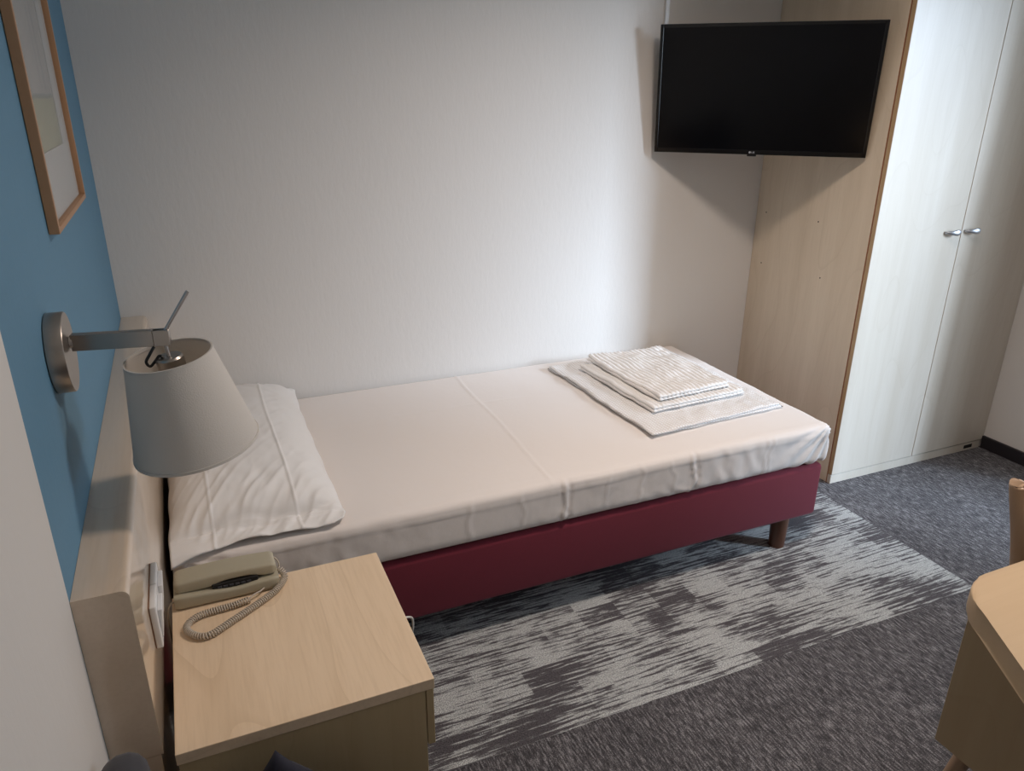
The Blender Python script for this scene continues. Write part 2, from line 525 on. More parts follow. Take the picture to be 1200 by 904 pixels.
def door_mesh(x0, x1):
    bm = bx(BM(), x0, x1, YD, YD + 0.018, 0.040, 2.36, 0.0012, 2)
    for f in bm.faces:
        c = f.calc_center_median()
        if abs(c.x - x0) < 1e-4 and f.calc_area() > 0.01: f.material_index = 1
    return bm
handle_prof = [(-0.031, 0.0, 0.0045, 0.003), (-0.026, -0.010, 0.0050, 0.0045), (-0.012, -0.019, 0.0075, 0.0045), (0.006, -0.022, 0.0110, 0.0055), (0.020, -0.021, 0.0105, 0.0055), (0.030, -0.018, 0.0050, 0.0035)]
def handle_bm(cx, cz):
    """drop shaped pull, its tail on the door, its wide end standing off towards the middle"""
    bm = BM(); rings = []; seg = 14
    pts = spline([(a, b_, 0) for a, b_, _, _ in handle_prof], 22)
    rad = spline([(c_, d_, 0) for _, _, c_, d_ in handle_prof], 22)
    for p, r in zip(pts, rad):
        rings.append([bm.verts.new((cx + p.x, YD + p.y + r.y * math.cos(2 * PI * k / seg), cz + r.x * math.sin(2 * PI * k / seg))) for k in range(seg)])
    for a, b_ in zip(rings, rings[1:]):
        for k in range(seg): bm.faces.new((a[k], a[(k + 1) % seg], b_[(k + 1) % seg], b_[k]))
    bm.faces.new(rings[0][::-1]); bm.faces.new(rings[-1])
    lathe(bm, [(0.004, 0.0), (0.004, 0.018)], 10, axis_mat((cx + 0.012, YD + 0.0005, cz), (0, -1, 0)))
    return bm
for (x0, x1, hx) in ((XW + 0.0005, XM - 0.0014, 2.803), (XM + 0.0014, XR - 0.002, 2.908)):
    d = obj('door', door_mesh(x0, x1), [M['ward_door'], M['edge']], wd)
    obj('handle', handle_bm(hx, 0.970), M['handle'], d, smooth=True)
for (yy, zz) in ((-0.059, 0.986), (-0.345, 0.990), (-0.067, 0.778), (-0.396, 0.785)):
    obj('screw_hole', lathe(BM(), [(0.0030, 0), (0.0030, 0.0004)], 10, axis_mat((XW - .0001, yy, zz), (-1, 0, 0))), M['dark'], wd)

# ------------------------------------------------------------------ television
TVC = Vector((2.1274, -0.2956, 1.4492)); ty, tt = 0.7422, 0.1216   # yaw (turned to the bed's head side) and tilt
tv = thing('television', 'black flat screen television tilted down on a wall arm in the corner', 'television', TVC)
Rv = Vector((math.cos(-ty), math.sin(-ty), 0)); Nv = Vector((math.sin(-ty), -math.cos(-ty), 0)); Uv = Vector((0, 0, 1))
N2 = math.cos(tt) * Nv - math.sin(tt) * Uv; U3 = math.cos(tt) * Uv + math.sin(tt) * Nv
tm = Matrix((Rv, U3, N2)).transposed()     # local x right, y up, z out of the screen
tv.rotation_euler = tm.to_euler()
TW, TH = 0.729 / 2, 0.4315 / 2
bm = BM(); bx(bm, -TW, TW, -TH, TH, -0.014, -0.002, 0.003, 2)
obj('cabinet', bm, M['black_plastic'], tv, local=True)
obj('rear_housing', bx(BM(), -0.26, 0.30, -0.17, 0.10, -0.05, -0.014, 0.012, 3), M['black_plastic'], tv, local=True)
bz = 0.011
bm = BM()
bx(bm, -TW, -TW + bz, -TH, TH, -0.002, 0.0, 0.0008, 1); bx(bm, TW - bz, TW, -TH, TH, -0.002, 0.0, 0.0008, 1)
bx(bm, -TW + bz, TW - bz, TH - bz, TH, -0.002, 0.0, 0.0008, 1); bx(bm, -TW + bz, TW - bz, -TH, -TH + 0.016, -0.002, 0.0, 0.0008, 1)
obj('bezel', bm, M['bezel'], tv, local=True)
obj('screen', bx(BM(), -TW + bz, TW - bz, -TH + 0.016, TH - bz, -0.002, -0.001), M['screen'], tv, local=True)
sn_ = obj('sensor_tab', bx(BM(), -0.030, 0.002, -TH - 0.006, -TH + 0.001, -0.010, 0.0005, 0.001, 1), M['black_plastic'], tv, local=True)
# round emblem and two letters on the lower bezel
bm = BM()
lathe(bm, [(0.0036, 0), (0.0036, 0.0006)], 20, axis_mat((-0.021, -TH + 0.008, 0.0), (0, 0, 1)))
lx, ly, lt, z0, z1 = -0.0150, -TH + 0.0052, 0.0012, 0.0, 0.0006
bx(bm, lx, lx + lt, ly, ly + 0.0058, z0, z1); bx(bm, lx, lx + 0.0040, ly, ly + lt, z0, z1)
gx = lx + 0.0055
bx(bm, gx, gx + lt, ly, ly + 0.0058, z0, z1); bx(bm, gx, gx + 0.0046, ly, ly + lt, z0, z1); bx(bm, gx, gx + 0.0046, ly + 0.0046, ly + 0.0058, z0, z1)
bx(bm, gx + 0.0034, gx + 0.0046, ly, ly + 0.0032, z0, z1); bx(bm, gx + 0.0020, gx + 0.0046, ly + 0.0022, ly + 0.0032, z0, z1)
obj('maker_logo', bm, M['logo'], tv, local=True)['label'] = 'grey round emblem with the letters LG'
# arm to the wall, in the television's own frame
inv = tm.transposed()
def tvl(p): return inv @ (Vector(p) - TVC)
bm = BM()
tube(bm, [tvl((2.17, -0.235, 1.45)), tvl((2.23, -0.14, 1.45)), tvl((2.14, -0.03, 1.45))], 0.014, 10)
obj('mount_arm', bm, M['black_plastic'], tv, local=True, smooth=True, auto=40)
bm = BM()
vs = bmesh.ops.create_cube(bm, size=1)['verts']
for v in vs: v.co = tvl((2.14 + v.co.x * 0.09, -0.018 + v.co.y * 0.034, 1.45 + v.co.z * 0.2))
obj('mount_plate', bm, M['black_plastic'], tv, local=True)

# ------------------------------------------------------------------ headboard
HH, HT, HY = 0.788, 0.073, -1.4997
hb = thing('headboard', 'long glossy birch headboard panel along the blue wall behind pillow and nightstand', 'headboard', (0, -0.75, 0))
bm = BM(); bx(bm, 0.0005, HT, HY, -0.001, 0.482, HH, 0.012, 4, edges=lambda e: all(abs(v.co.x - HT) < 1e-5 for v in e.verts) and abs(e.verts[0].co.z - e.verts[1].co.z) < 1e-5 and e.verts[0].co.z > .7)
obj('upper_panel', bm, M['head'], hb, smooth=True, auto=50)
bm = bx(BM(), 0.0005, HT - 0.004, HY + .0005, -0.001, 0.0, 0.480, 0.001, 1)
obj('lower_panel', bm, M['head'], hb)

# switches on the headboard face
sw = thing('light_switch', 'white double light switch on the headboard face above the nightstand', 'light switch', (HT, -1.27, 0.6))
obj('back_frame', bx(BM(), HT + .0002, HT + 0.0012, -1.341, -1.201, 0.559, 0.641, 0.0003, 1), M['gold_line'], sw)
for y0, y1 in ((-1.342, -1.272), (-1.270, -1.200)):
    fr = obj('switch_plate', bx(BM(), HT + 0.0012, HT + 0.012, y0, y1, 0.558, 0.642, 0.0025, 3), M['white_plastic'], sw, smooth=True, auto=50)
    bm = bx(BM(), HT + 0.012, HT + 0.017, y0 + 0.010, y1 - 0.010, 0.572, 0.628, 0.0015, 2)
    for v in bm.verts:
        if v.co.x > HT + 0.013: v.co.x += (v.co.z - 0.60) * 0.10
    obj('rocker', bm, M['white_plastic'], fr, smooth=True, auto=50)

# ------------------------------------------------------------------ picture
pc = thing('framed_picture', 'oak framed picture behind glass with white mat on the blue wall', 'picture', (0, -0.747, 1.2))
PY0, PY1, PZ0, PZ1, PD, PW = -1.004, -0.487, 1.208, 1.93, 0.018, 0.0105
def frame_bar(a, b_, c_, d_):
    return bx(BM(), 0.001, PD, a, b_, c_, d_, 0.0008, 1)
obj('frame_bar', frame_bar(PY0, PY0 + PW, PZ0, PZ1), M['framewood'], pc)
obj('frame_bar', frame_bar(PY1 - PW, PY1, PZ0, PZ1), M['framewood'], pc)
obj('frame_bar', frame_bar(PY0 + PW, PY1 - PW, PZ0, PZ0 + PW), M['framewood'], pc)
obj('frame_bar', frame_bar(PY0 + PW, PY1 - PW, PZ1 - PW, PZ1), M['framewood'], pc)
bm = BM()
ay0, ay1, az0, az1 = -0.930, -0.600, 1.335, 1.815
bx(bm, 0.003, 0.006, PY0 + PW, ay0, PZ0 + PW, PZ1 - PW); bx(bm, 0.003, 0.006, ay1, PY1 - PW, PZ0 + PW, PZ1 - PW)
bx(bm, 0.003, 0.006, ay0, ay1, PZ0 + PW, az0); bx(bm, 0.003, 0.006, ay0, ay1, az1, PZ1 - PW)
obj('mat_board', bm, M['glass_white'], pc)
obj('art_print', bx(BM(), 0.002, 0.0035, ay0 - .005, ay1 + .005, az0 - .005, az1 + .005), M['print'], pc)['label'] = 'pale grey sketch above a yellowish block'
obj('glass', bx(BM(), 0.010, 0.012, PY0 + PW, PY1 - PW, PZ0 + PW, PZ1 - PW), M['glass'], pc)

# ------------------------------------------------------------------ wall lamp
LB = Vector((0, -1.2193, 1.0596))
lp = thing('wall_lamp', 'brushed nickel swing arm wall lamp with a tilted white fabric shade', 'wall lamp', LB)
bm = lathe(BM(), [(0.0615, 0), (0.0633, 0.0015), (0.0633, 0.0235), (0.0620, 0.0255)], 56, axis_mat((0.0005, LB.y, LB.z), (1, 0, 0)))
obj('wall_plate', bm, M['nickel'], lp, smooth=True, auto=35)
AY = -1.216; AZ = 1.0735; AEY = -1.243
bm = lathe(BM(), [(0.008, 0), (0.008, 0.010)], 20, axis_mat((0.0262, AY, AZ), (1, 0, 0)))
lathe(bm, [(0.010, 0.001), (0.010, 0.005)], 20, axis_mat((0.0262, AY, AZ), (1, 0, 0)))
obj('pivot', bm, M['nickel_face'], lp, smooth=True, auto=35)
bm = BM()
bx(bm, 0.030, 0.150, AY - 0.0075, AY + 0.0075, AZ - 0.0130, AZ + 0.0130, 0.0008, 2)
bx(bm, 0.150, 0.174, AY - 0.0075, AY - 0.0045, AZ - 0.0130, AZ + 0.0130, 0.0006, 1)
bx(bm, 0.150, 0.174, AY + 0.0045, AY + 0.0075, AZ - 0.0130, AZ + 0.0130, 0.0006, 1)
bx(bm, 0.170, 0.174, AY - 0.0045, AY + 0.0045, AZ - 0.0130, AZ + 0.0130, 0.0006, 1)
bmesh.ops.rotate(bm, verts=bm.verts[:], cent=(0.030, AY, AZ), matrix=Matrix.Rotation(math.atan2(AEY - AY, 0.140), 3, 'Z'))
obj('arm', bm, M['nickel'], lp)
SC = Vector((0.1643, -1.2428, 1.0433)); SA = Vector((0.1319, 0.0461, -1)).normalized()
JT = Vector((0.161, AEY + 0.001, AZ + 0.004))
bm = lathe(BM(), [(0.0042, -0.0045), (0.0042, 0.0045)], 16, axis_mat(JT, (0, 1, 0)))
lathe(bm, [(0.0075, -0.003), (0.0085, 0), (0.0075, 0.003)], 18, axis_mat(JT, (0, 1, 0)))
obj('joint', bm, M['nickel_face'], lp, smooth=True, auto=40)
hd = Vector((0.047, 0.006, 0.066))
bm = tube(BM(), [JT, JT + hd * 0.3, JT + hd * 0.97, JT + hd], 0.003, 10, radii=[0.0028, 0.0028, 0.0034, 0.0028])
obj('handle_rod', bm, M['nickel_face'], lp, smooth=True, auto=40)
SK = SC + SA * 0.006
bm = tube(BM(), [JT, SK], 0.0032, 10)
obj('stem', bm, M['nickel_face'], lp, smooth=True, auto=40)
bm = lathe(BM(), [(0.0195, -0.004), (0.0220, -0.001), (0.0220, 0.022), (0.019, 0.024), (0.018, 0.055)], 32, axis_mat(SK, SA))
obj('socket_cap', bm, M['nickel'], lp, smooth=True, auto=35)
bm = lathe(BM(), [(0.010, 0.055), (0.013, 0.066), (0.022, 0.085), (0.026, 0.100), (0.024, 0.113), (0.014, 0.123), (0.003, 0.126)], 24, axis_mat(SK, SA))
obj('bulb', bm, M['white_plastic'], lp, smooth=True)
r1, r2, sh = 0.0685, 0.1025, 0.1684
th = 0.0016
prof = [(r1, 0), (r2, sh), (r2 - th, sh), (r1 - th, 0)]
bm = lathe(BM(), prof + [prof[0]], 72, axis_mat(SC, SA), cap0=False, cap1=False)
bmesh.ops.remove_doubles(bm, verts=bm.verts[:], dist=1e-6)
so = obj('lamp_shade', bm, M['shade'], lp, smooth=True, auto=50)
for rr, zz, hh in ((r1, 0, 0.004), (r2, sh - 0.004, 0.004)):
    bm = lathe(BM(), [(rr - 0.0022, zz - .0006), (rr + 0.0006, zz - .0006), (rr + 0.0012, zz + hh), (rr - 0.0020, zz + hh), (rr - 0.0022, zz - .0006)], 72, axis_mat(SC, SA), cap0=False, cap1=False)
    bmesh.ops.remove_doubles(bm, verts=bm.verts[:], dist=1e-6)
    obj('rim', bm, M['shade'], so, smooth=True, auto=50)
# shade carrier: three thin spokes from the socket
bm = BM()
mA = axis_mat(SC, SA)
for k in range(3):
    a = k * 2 * PI / 3 + 0.5
    tube(bm, [mA @ Vector((0.017 * math.cos(a), 0.017 * math.sin(a), 0.05)), mA @ Vector((0.078 * math.cos(a), 0.078 * math.sin(a), 0.05))], 0.0012, 6)
obj('shade_carrier', bm, M['nickel_face'], lp)
bm = tube(BM(), spline([(0.146, AEY - .002, AZ - 0.013), (0.138, AEY - .006, AZ - 0.024), (0.131, AEY - .006, AZ - 0.036), (0.136, AEY - .006, AZ - 0.044), (0.145, AEY - .004, AZ - 0.036), (0.152, AEY - .001, AZ - 0.030), SK + Vector((-0.004, -0.004, -0.004))], 40), 0.0024, 8)
obj('cable', bm, M['cable_black'], lp, smooth=True)

# ------------------------------------------------------------------ bed
BX0, BX1, BY0, BY1 = 0.0876, 2.052, -0.905, -0.006
bed = thing('box_spring_bed', 'single bed base upholstered in burgundy fabric on dark wooden legs', 'bed', (1.07, -0.455, 0))
bm = BM(); bx(bm, BX0 + .006, BX1 - .004, BY0 + .006, BY1 - .002, 0.112, 0.305, 0.016, 4)
obj('base', bm, M['burgundy'], bed, smooth=True, auto=60)
for (x, y) in ((1.930, -0.862), (0.21, -0.862), (1.930, -0.06), (0.21, -0.06)):
    obj('leg', lathe(BM(), [(0.0255, 0), (0.0262, 0.004), (0.0300, 0.114)], 28, axis_mat((x, y, 0), (0, 0, 1))), M['legwood'], bed, smooth=True, auto=40)

def rounded_box(x0, x1, y0, y1, z0, z1, r, step):
    """box surface grid pulled onto rounded edges; returns bmesh and per-vertex normals"""
    nx, ny, nz = [max(2, int(round(d / step))) for d in (x1 - x0, y1 - y0, z1 - z0)]
    bm = BM(); idx = {}
    def vert(i, j, k):
        key = (i, j, k)
        if key not in idx:
            idx[key] = bm.verts.new((x0 + (x1 - x0) * i / nx, y0 + (y1 - y0) * j / ny, z0 + (z1 - z0) * k / nz))
        return idx[key]
    for i in range(nx):
        for j in range(ny):
            for k in (0, nz): bm.faces.new((vert(i, j, k), vert(i + 1, j, k), vert(i + 1, j + 1, k), vert(i, j + 1, k)))
    for i in range(nx):
        for k in range(nz):
            for j in (0, ny): bm.faces.new((vert(i, j, k), vert(i + 1, j, k), vert(i + 1, j, k + 1), vert(i, j, k + 1)))
    for j in range(ny):
        for k in range(nz):
            for i in (0, nx): bm.faces.new((vert(i, j, k), vert(i, j + 1, k), vert(i, j + 1, k + 1), vert(i, j, k + 1)))
    nor = {}
    for v in bm.verts:
        q = Vector((min(max(v.co.x, x0 + r), x1 - r), min(max(v.co.y, y0 + r), y1 - r), min(max(v.co.z, z0 + r), z1 - r)))
        d = v.co - q
        if d.length > 1e-9:
            d.normalize()
            v.co = q + d * r
        nor[v] = d
    return bm, nor

def rg(d, w): return math.exp(-(d / w) ** 2)
def fbm(x, y, z, o=3):
    return noise.fractal(Vector((x, y, z)), 0.6, 2.1, o)

# mattress with its fitted sheet
mt_ = thing('mattress', 'mattress in a white fitted sheet lying on the burgundy bed base', 'mattress', (1.07, -0.455, 0.306))
bm, nor = rounded_box(BX0, BX1, BY0, BY1, 0.3105, 0.4475, 0.022, 0.0062)
for v in bm.verts:
    x, y, z = v.co; n = nor[v]
    d = 0.0
    if n.z > 0.7:
        d += 0.0022 * rg(x - (1.062 + 0.03 * (-y - .45) * -1 + 0.004 * math.sin(y * 9)), 0.0036)       # fold line across
        d += 0.0010 * rg(y + 0.30, 0.004) + 0.0012 * fbm(x * 3, y * 3, 1)
        d += 0.0011 * rg(y + 0.872, 0.004)
    side = max(0.0, -n.y)
    if side > 0.3:
        s = side
        for cx, a, wd_ in ((1.085, 0.0045, 0.005), (1.100, -0.003, 0.006), (1.51, 0.0045, 0.0045), (1.523, -0.004, 0.006), (1.22, 0.002, 0.004), (1.44, 0.0018, 0.004), (0.95, 0.0016, 0.004), (1.79, 0.002, 0.004), (1.81, 0.002, 0.004), (0.80, 0.002, 0.006), (1.33, 0.0022, 0.006), (0.20, 0.002, 0.01)):
            d += s * a * rg(x - cx - 0.015 * fbm(z * 12, cx * 5, 0) , wd_)
        d += s * 0.0034 * fbm(x * 11, z * 7, 5) * (0.5 + 0.5 * fbm(x * 2, 7, 1))
        # slanted pulls
        d += s * 0.0030 * math.sin((x * 95 + z * 50) + 5 * fbm(x * 3, z * 6, 2)) * max(0, fbm(x * 2.3, 3.1, z * 3))
        d += s * 0.0018 * rg(z - (0.418 + 0.004 * math.sin(x * 5)), 0.0035)
        d += -s * 0.006 * rg(z - 0.307, 0.02)
    if n.x > 0.3: d += n.x * 0.003 * fbm(y * 7, z * 9, 8)
    # creases fanning at the foot corner and at the head corner
    for (qx, qy) in ((BX1, BY0), (BX0, BY0)):
        dd = math.hypot(x - qx, y - qy)
        if dd < 0.22 and n.z < 0.9:
            ang = math.atan2(z - 0.45, dd)
            d += 0.006 * math.sin(ang * 16 + dd * 20) * (1 - dd / 0.22) * (1 - max(0, n.z))
    v.co += n * d
    # slight sag of the top and of the corner
    if n.z > 0.7 and z > .4:
        v.co.z -= 0.0012 * min(1, ((x - 1.07) / 1.0) ** 2)
obj('fitted_sheet', bm, M['sheet'], mt_, smooth=True)

# ------------------------------------------------------------------ pillow
pil = thing('pillow', 'white cotton pillow with hemmed edge against the headboard', 'pillow', (0.28, -0.46, 0.455))
def pillow():
    nx, ny = 130, 230
    X0, X1, Y0, Y1 = 0.082, 0.492, -0.905, -0.012
    FL = 0.060                  # flat hem beyond the filling
    bm = BM(); top = {}; bot = {}
    for i in range(nx + 1):
        for j in range(ny + 1):
            u = -1 + 2 * i / nx; v = -1 + 2 * j / ny
            # outline: sides drawn in between the corners
            px = (X0 + X1) / 2 + (X1 - X0) / 2 * u * (1 - 0.05 * (1 - v ** 4) * (1 if u > 0 else 0.1))
            py = (Y0 + Y1) / 2 + (Y1 - Y0) / 2 * v * (1 - (0.018 * (1 - u ** 4) if v < 0 else 0))
            cr = max(0.0, u - 0.80) / 0.20 * max(0.0, -v - 0.90) / 0.10
            px -= 0.016 * cr; py += 0.016 * cr
            # filling starts after the hem on the near end
            vb = (py - (Y0 + FL)) / (Y1 - Y0 - FL) * 2 - 1
            vb = max(-1.0, min(1.0, vb))
            pu = max(0.0, 1 - abs(u) ** 2.6); pv = max(0.0, 1 - abs(vb) ** 3.2)
            T = 0.118 * (pu ** 0.60) * (pv ** 0.55)
            base = 0.4535
            wr = 0
            e = min(pu, 1.0) * 1.0
            # wrinkles run diagonally off the near corners
            near = max(0.0, min(1.0, (-0.35 - v) / 0.5))
            wr += near * 0.0040 * math.sin((px * 62 - py * 58) + 2.6 * fbm(px * 6, py * 6, 2)) * (0.35 + 0.65 * max(0, fbm(px * 7, py * 7, 6) + .3)) * (1 if u > -0.3 else .6)
            far = max(0.0, min(1.0, (v - 0.55) / 0.4))
            wr += far * 0.004 * math.sin((px * 70 + py * 35) + 2 * fbm(px * 6, py * 6, 4))
            wr += 0.0035 * fbm(px * 8, py * 5, 3)
            al = px * 0.62 + py * 0.78; ac = px * 0.78 - py * 0.62     # along and across the drag of the cloth
            wr += 0.0095 * near * max(0.0, 0.55 - abs(noise.noise(Vector((al * 5, ac * 27, 3.3)))) * 1.9)
            wr += 0.0045 * (0.3 + near) * (0.5 - abs(noise.noise(Vector((al * 9, ac * 34, 8.1)))) * 1.6)
            # ironed fold ridges
            r_ = 0.0042 * rg(px - (0.172 + 0.008 * math.sin(py * 6)), 0.0024) + 0.0042 * rg(px - (0.372 + 0.012 * math.sin(py * 4)), 0.0024)
            dr = max(0.0, 1 - math.hypot((px - X0) / 0.13, (py - Y0) / 0.085))
            hem = max(0.0, min(1.0, ((Y0 + FL) - py) / FL))
            wr *= (1 - 0.6 * hem) * (1 - min(1, dr * 2.5))
            # hem seam
            sm = 0.0060 * rg(py - (Y0 + FL - 0.004 + 0.004 * math.sin(px * 30)), 0.0045) - 0.0055 * rg(py - (Y0 + FL + 0.006 + 0.004 * math.sin(px * 30)), 0.005)
            lift = 0.0
            # near hem: waves, head end corner hangs over the mattress edge
            hem = max(0.0, min(1.0, ((Y0 + FL) - py) / FL))
            edge_wave = hem * (0.0045 * math.sin(px * 26 + 0.6) + 0.003 * math.sin(px * 57)) - hem * 0.004
            lift += hem * 0.003
            # far end leans up on the wall
            lift += 0.035 * max(0, v - 0.55) ** 1.2
            zt = base + 0.012 + T + (wr + r_ + sm) * min(1, 0.35 + pu) + edge_wave + lift
            zb = base + 0.008 + edge_wave * .9 + lift - 0.0 - min(0.006, T * .1)
            # corner at the headboard slides out past the edge of the mattress and hangs
            py -= 0.018 * dr
            over = max(0.0, -0.901 - py)
            zt -= 0.9 * over; zb -= 0.9 * over
            px2 = px + 0.0015 * math.sin(py * 40) * abs(u) ** 6
            if i in (0, nx) or j in (0, ny):
                vv = bm.verts.new((px2, py, (zt + zb) / 2)); top[i, j] = vv; bot[i, j] = vv
            else:
                top[i, j] = bm.verts.new((px2, py, zt)); bot[i, j] = bm.verts.new((px2, py, min(zb, zt - .002)))
    for i in range(nx):
        for j in range(ny):
            bm.faces.new((top[i, j], top[i + 1, j], top[i + 1, j + 1], top[i, j + 1]))
            f = (bot[i, j], bot[i, j + 1], bot[i + 1, j + 1], bot[i + 1, j])
            if len(set(f)) >= 3:
                try: bm.faces.new(f)
                except ValueError: pass
    return bm
obj('pillow_case', pillow(), M['pillow'], pil, smooth=True)

# ------------------------------------------------------------------ towels
def cloth_slab(corners, z0, thick, layers=2, nu=110, nv=120, rib=0.0, pitch=0.017, amp=0.0, seed=0, edge_r=None, bulge=0.0):
    """folded towel: quad corners (near-left, near-right, far-right, far-left); ribs run from near to far"""
    a, b_, c_, d_ = [Vector((p[0], p[1], 0)) for p in corners]
    bm = BM(); top = {}; bot = {}
    er = edge_r or thick * 0.5
    Lu = (b_ - a).length; Lv = (d_ - a).length
    for i in range(nu + 1):
        for j in range(nv + 1):
            u = i / nu; v = j / nv
            p = a * (1 - u) * (1 - v) + b_ * u * (1 - v) + c_ * u * v + d_ * (1 - u) * v
            du = min(u, 1 - u) * Lu; dv = min(v, 1 - v) * Lv
            dd = min(du, dv)
            prof = math.sqrt(max(0.0, 1 - (1 - min(1, dd / er)) ** 2))
            w = amp * fbm(p.x * 9 + seed, p.y * 9, seed) + bulge * math.sin(PI * u) * math.sin(PI * v)
            rb = rib * (abs(math.sin(PI * u * Lu / pitch)) - 0.25) * min(1, 0.35 + prof) if rib else 0
            # wavy outline
            off = 0.007 * fbm(p.x * 6, p.y * 6, seed + 9)
            p = p + Vector((off, off * .7, 0))
            mid = z0 + thick / 2 + w * .5
            ht = thick / 2 + w * .5
            if i in (0, nu) or j in (0, nv):
                vv = bm.verts.new((p.x, p.y, mid)); top[i, j] = vv; bot[i, j] = vv
            else:
                top[i, j] = bm.verts.new((p.x, p.y, mid + ht * prof + rb))
                bot[i, j] = bm.verts.new((p.x, p.y, max(z0 + 0.0003, mid - (thick / 2 + w * .5) * prof)))
    for i in range(nu):
        for j in range(nv):
            bm.faces.new((top[i, j], top[i + 1, j], top[i + 1, j + 1], top[i, j + 1]))
            f = (bot[i, j], bot[i, j + 1], bot[i + 1, j + 1], bot[i + 1, j])
            try: bm.faces.new(f)
            except ValueError: pass
    return bm
ZT = 0.4485
G = 'folded towels on the foot of the bed'
o = thing('towel', 'large flat folded white towel with raised dots, bottom of the towel stack', 'towel', (1.7, -0.4, ZT), G)
obj('upper_fold', cloth_slab([(1.452, -0.772), (1.990, -0.727), (1.965, -0.050), (1.425, -0.095)], ZT + 0.0085, 0.007, amp=0.005, seed=1), M['towel_dots'], o, smooth=True)
obj('lower_fold', cloth_slab([(1.456, -0.765), (1.998, -0.735), (1.975, -0.045), (1.424, -0.090)], ZT + 0.0003, 0.0085, amp=0.002, seed=2, nu=60, nv=60), M['towel_dots'], o, smooth=True)
z1 = ZT + 0.0205
o = thing('towel', 'folded white ribbed towel lying on the dotted towel, under the topmost one', 'towel', (1.7, -0.4, z1), G)
obj('lower_fold', cloth_slab([(1.535, -0.648), (1.925, -0.622), (1.905, -0.190), (1.512, -0.180)], z1, 0.008, rib=0.003, amp=0.002, seed=3, nu=240, nv=50), M['towel'], o, smooth=True)
obj('upper_fold', cloth_slab([(1.538, -0.642), (1.920, -0.618), (1.902, -0.185), (1.514, -0.175)], z1 + 0.0085, 0.0075, rib=0.003, amp=0.003, seed=3, nu=240, nv=60), M['towel'], o, smooth=True)
z2 = z1 + 0.0205
o = thing('towel', 'folded white ribbed towel on top of the towel stack', 'towel', (1.7, -0.4, z2), G)
obj('lower_fold', cloth_slab([(1.580, -0.612), (1.885, -0.588), (1.882, -0.160), (1.556, -0.150)], z2, 0.008, rib=0.003, amp=0.003, seed=5, nu=210, nv=60), M['towel'], o, smooth=True)
obj('upper_fold', cloth_slab([(1.583, -0.606), (1.880, -0.584), (1.878, -0.156), (1.559, -0.147)], z2 + 0.0085, 0.0075, rib=0.0034, amp=0.005, seed=6, nu=210, nv=70, bulge=.002), M['towel'], o, smooth=True)

# ------------------------------------------------------------------ nightstand
NX0, NX1, NY0, NY1, NZ = 0.091, 0.5, -1.530, -1.117, 0.5
ns = thing('nightstand', 'birch laminate nightstand with open lower shelf beside the bed', 'nightstand', (0.3, -1.32, 0))
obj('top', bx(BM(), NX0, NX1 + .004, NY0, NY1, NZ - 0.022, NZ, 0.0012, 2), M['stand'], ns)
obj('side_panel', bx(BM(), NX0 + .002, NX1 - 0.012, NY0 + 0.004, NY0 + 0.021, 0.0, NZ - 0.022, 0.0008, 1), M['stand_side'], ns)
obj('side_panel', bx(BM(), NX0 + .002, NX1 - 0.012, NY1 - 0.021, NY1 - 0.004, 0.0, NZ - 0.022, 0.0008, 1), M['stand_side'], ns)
obj('back_panel', bx(BM(), NX0 + .004, NX0 + 0.012, NY0 + 0.021, NY1 - 0.021, 0.03, NZ - 0.022), M['stand_side'], ns)
obj('shelf', bx(BM(), NX0 + .012, NX1 - 0.02, NY0 + 0.021, NY1 - 0.021, 0.10, 0.116), M['stand'], ns)
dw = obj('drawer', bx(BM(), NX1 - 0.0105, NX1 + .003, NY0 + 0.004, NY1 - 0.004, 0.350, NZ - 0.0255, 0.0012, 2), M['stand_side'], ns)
obj('drawer_knob', lathe(BM(), [(0.006, 0), (0.006, 0.012), (0.011, 0.017), (0.011, 0.022), (0.004, 0.024)], 20, axis_mat((NX1 + .003, (NY0 + NY1) / 2, 0.42), (1, 0, 0))), M['handle'], dw, smooth=True, auto=40)
# white cable looping out behind the nightstand
bm = tube(BM(), spline([(0.50, -1.095, 0.16), (0.53, -1.085, 0.215), (0.555, -1.08, 0.268), (0.583, -1.075, 0.270), (0.590, -1.07, 0.24), (0.580, -1.06, 0.15), (0.575, -1.05, 0.006), (0.50, -1.03, 0.005)], 60), 0.0028, 8)
tag(obj('power_cable', bm, M['cable_white'], smooth=True), 'white cable loop sticking out between nightstand and bed', 'cable')

# ------------------------------------------------------------------ telephone
ph = thing('telephone', 'beige corded telephone on the nightstand next to the mattress', 'telephone', (0.2, -1.14, NZ))
def loft(bm, secs):
    """secs: list of closed rings (lists of Vectors)"""
    rings = [[bm.verts.new(p) for p in s] for s in secs]
    n = len(rings[0])
    for a, b_ in zip(rings, rings[1:]):
        for k in range(n): bm.faces.new((a[k], a[(k + 1) % n], b_[(k + 1) % n], b_[k]))
    bm.faces.new(rings[0][::-1]); bm.faces.new(rings[-1])
    return bm
def rrect(x, yc, zc, wy, wz, r, seg=4):
    out = []
    for (sx_, sz_, a0) in ((1, 1, 0), (-1, 1, PI / 2), (-1, -1, PI), (1, -1, 3 * PI / 2)):
        for k in range(seg + 1):
            a = a0 + k / seg * PI / 2
            out.append(Vector((x, yc + sx_ * (wy / 2 - r) + r * math.cos(a), zc + sz_ * (wz / 2 - r) + r * math.sin(a))))
    return out
PX0, PX1, PYC, PWY = 0.098, 0.294, -1.134, 0.068
secs = []
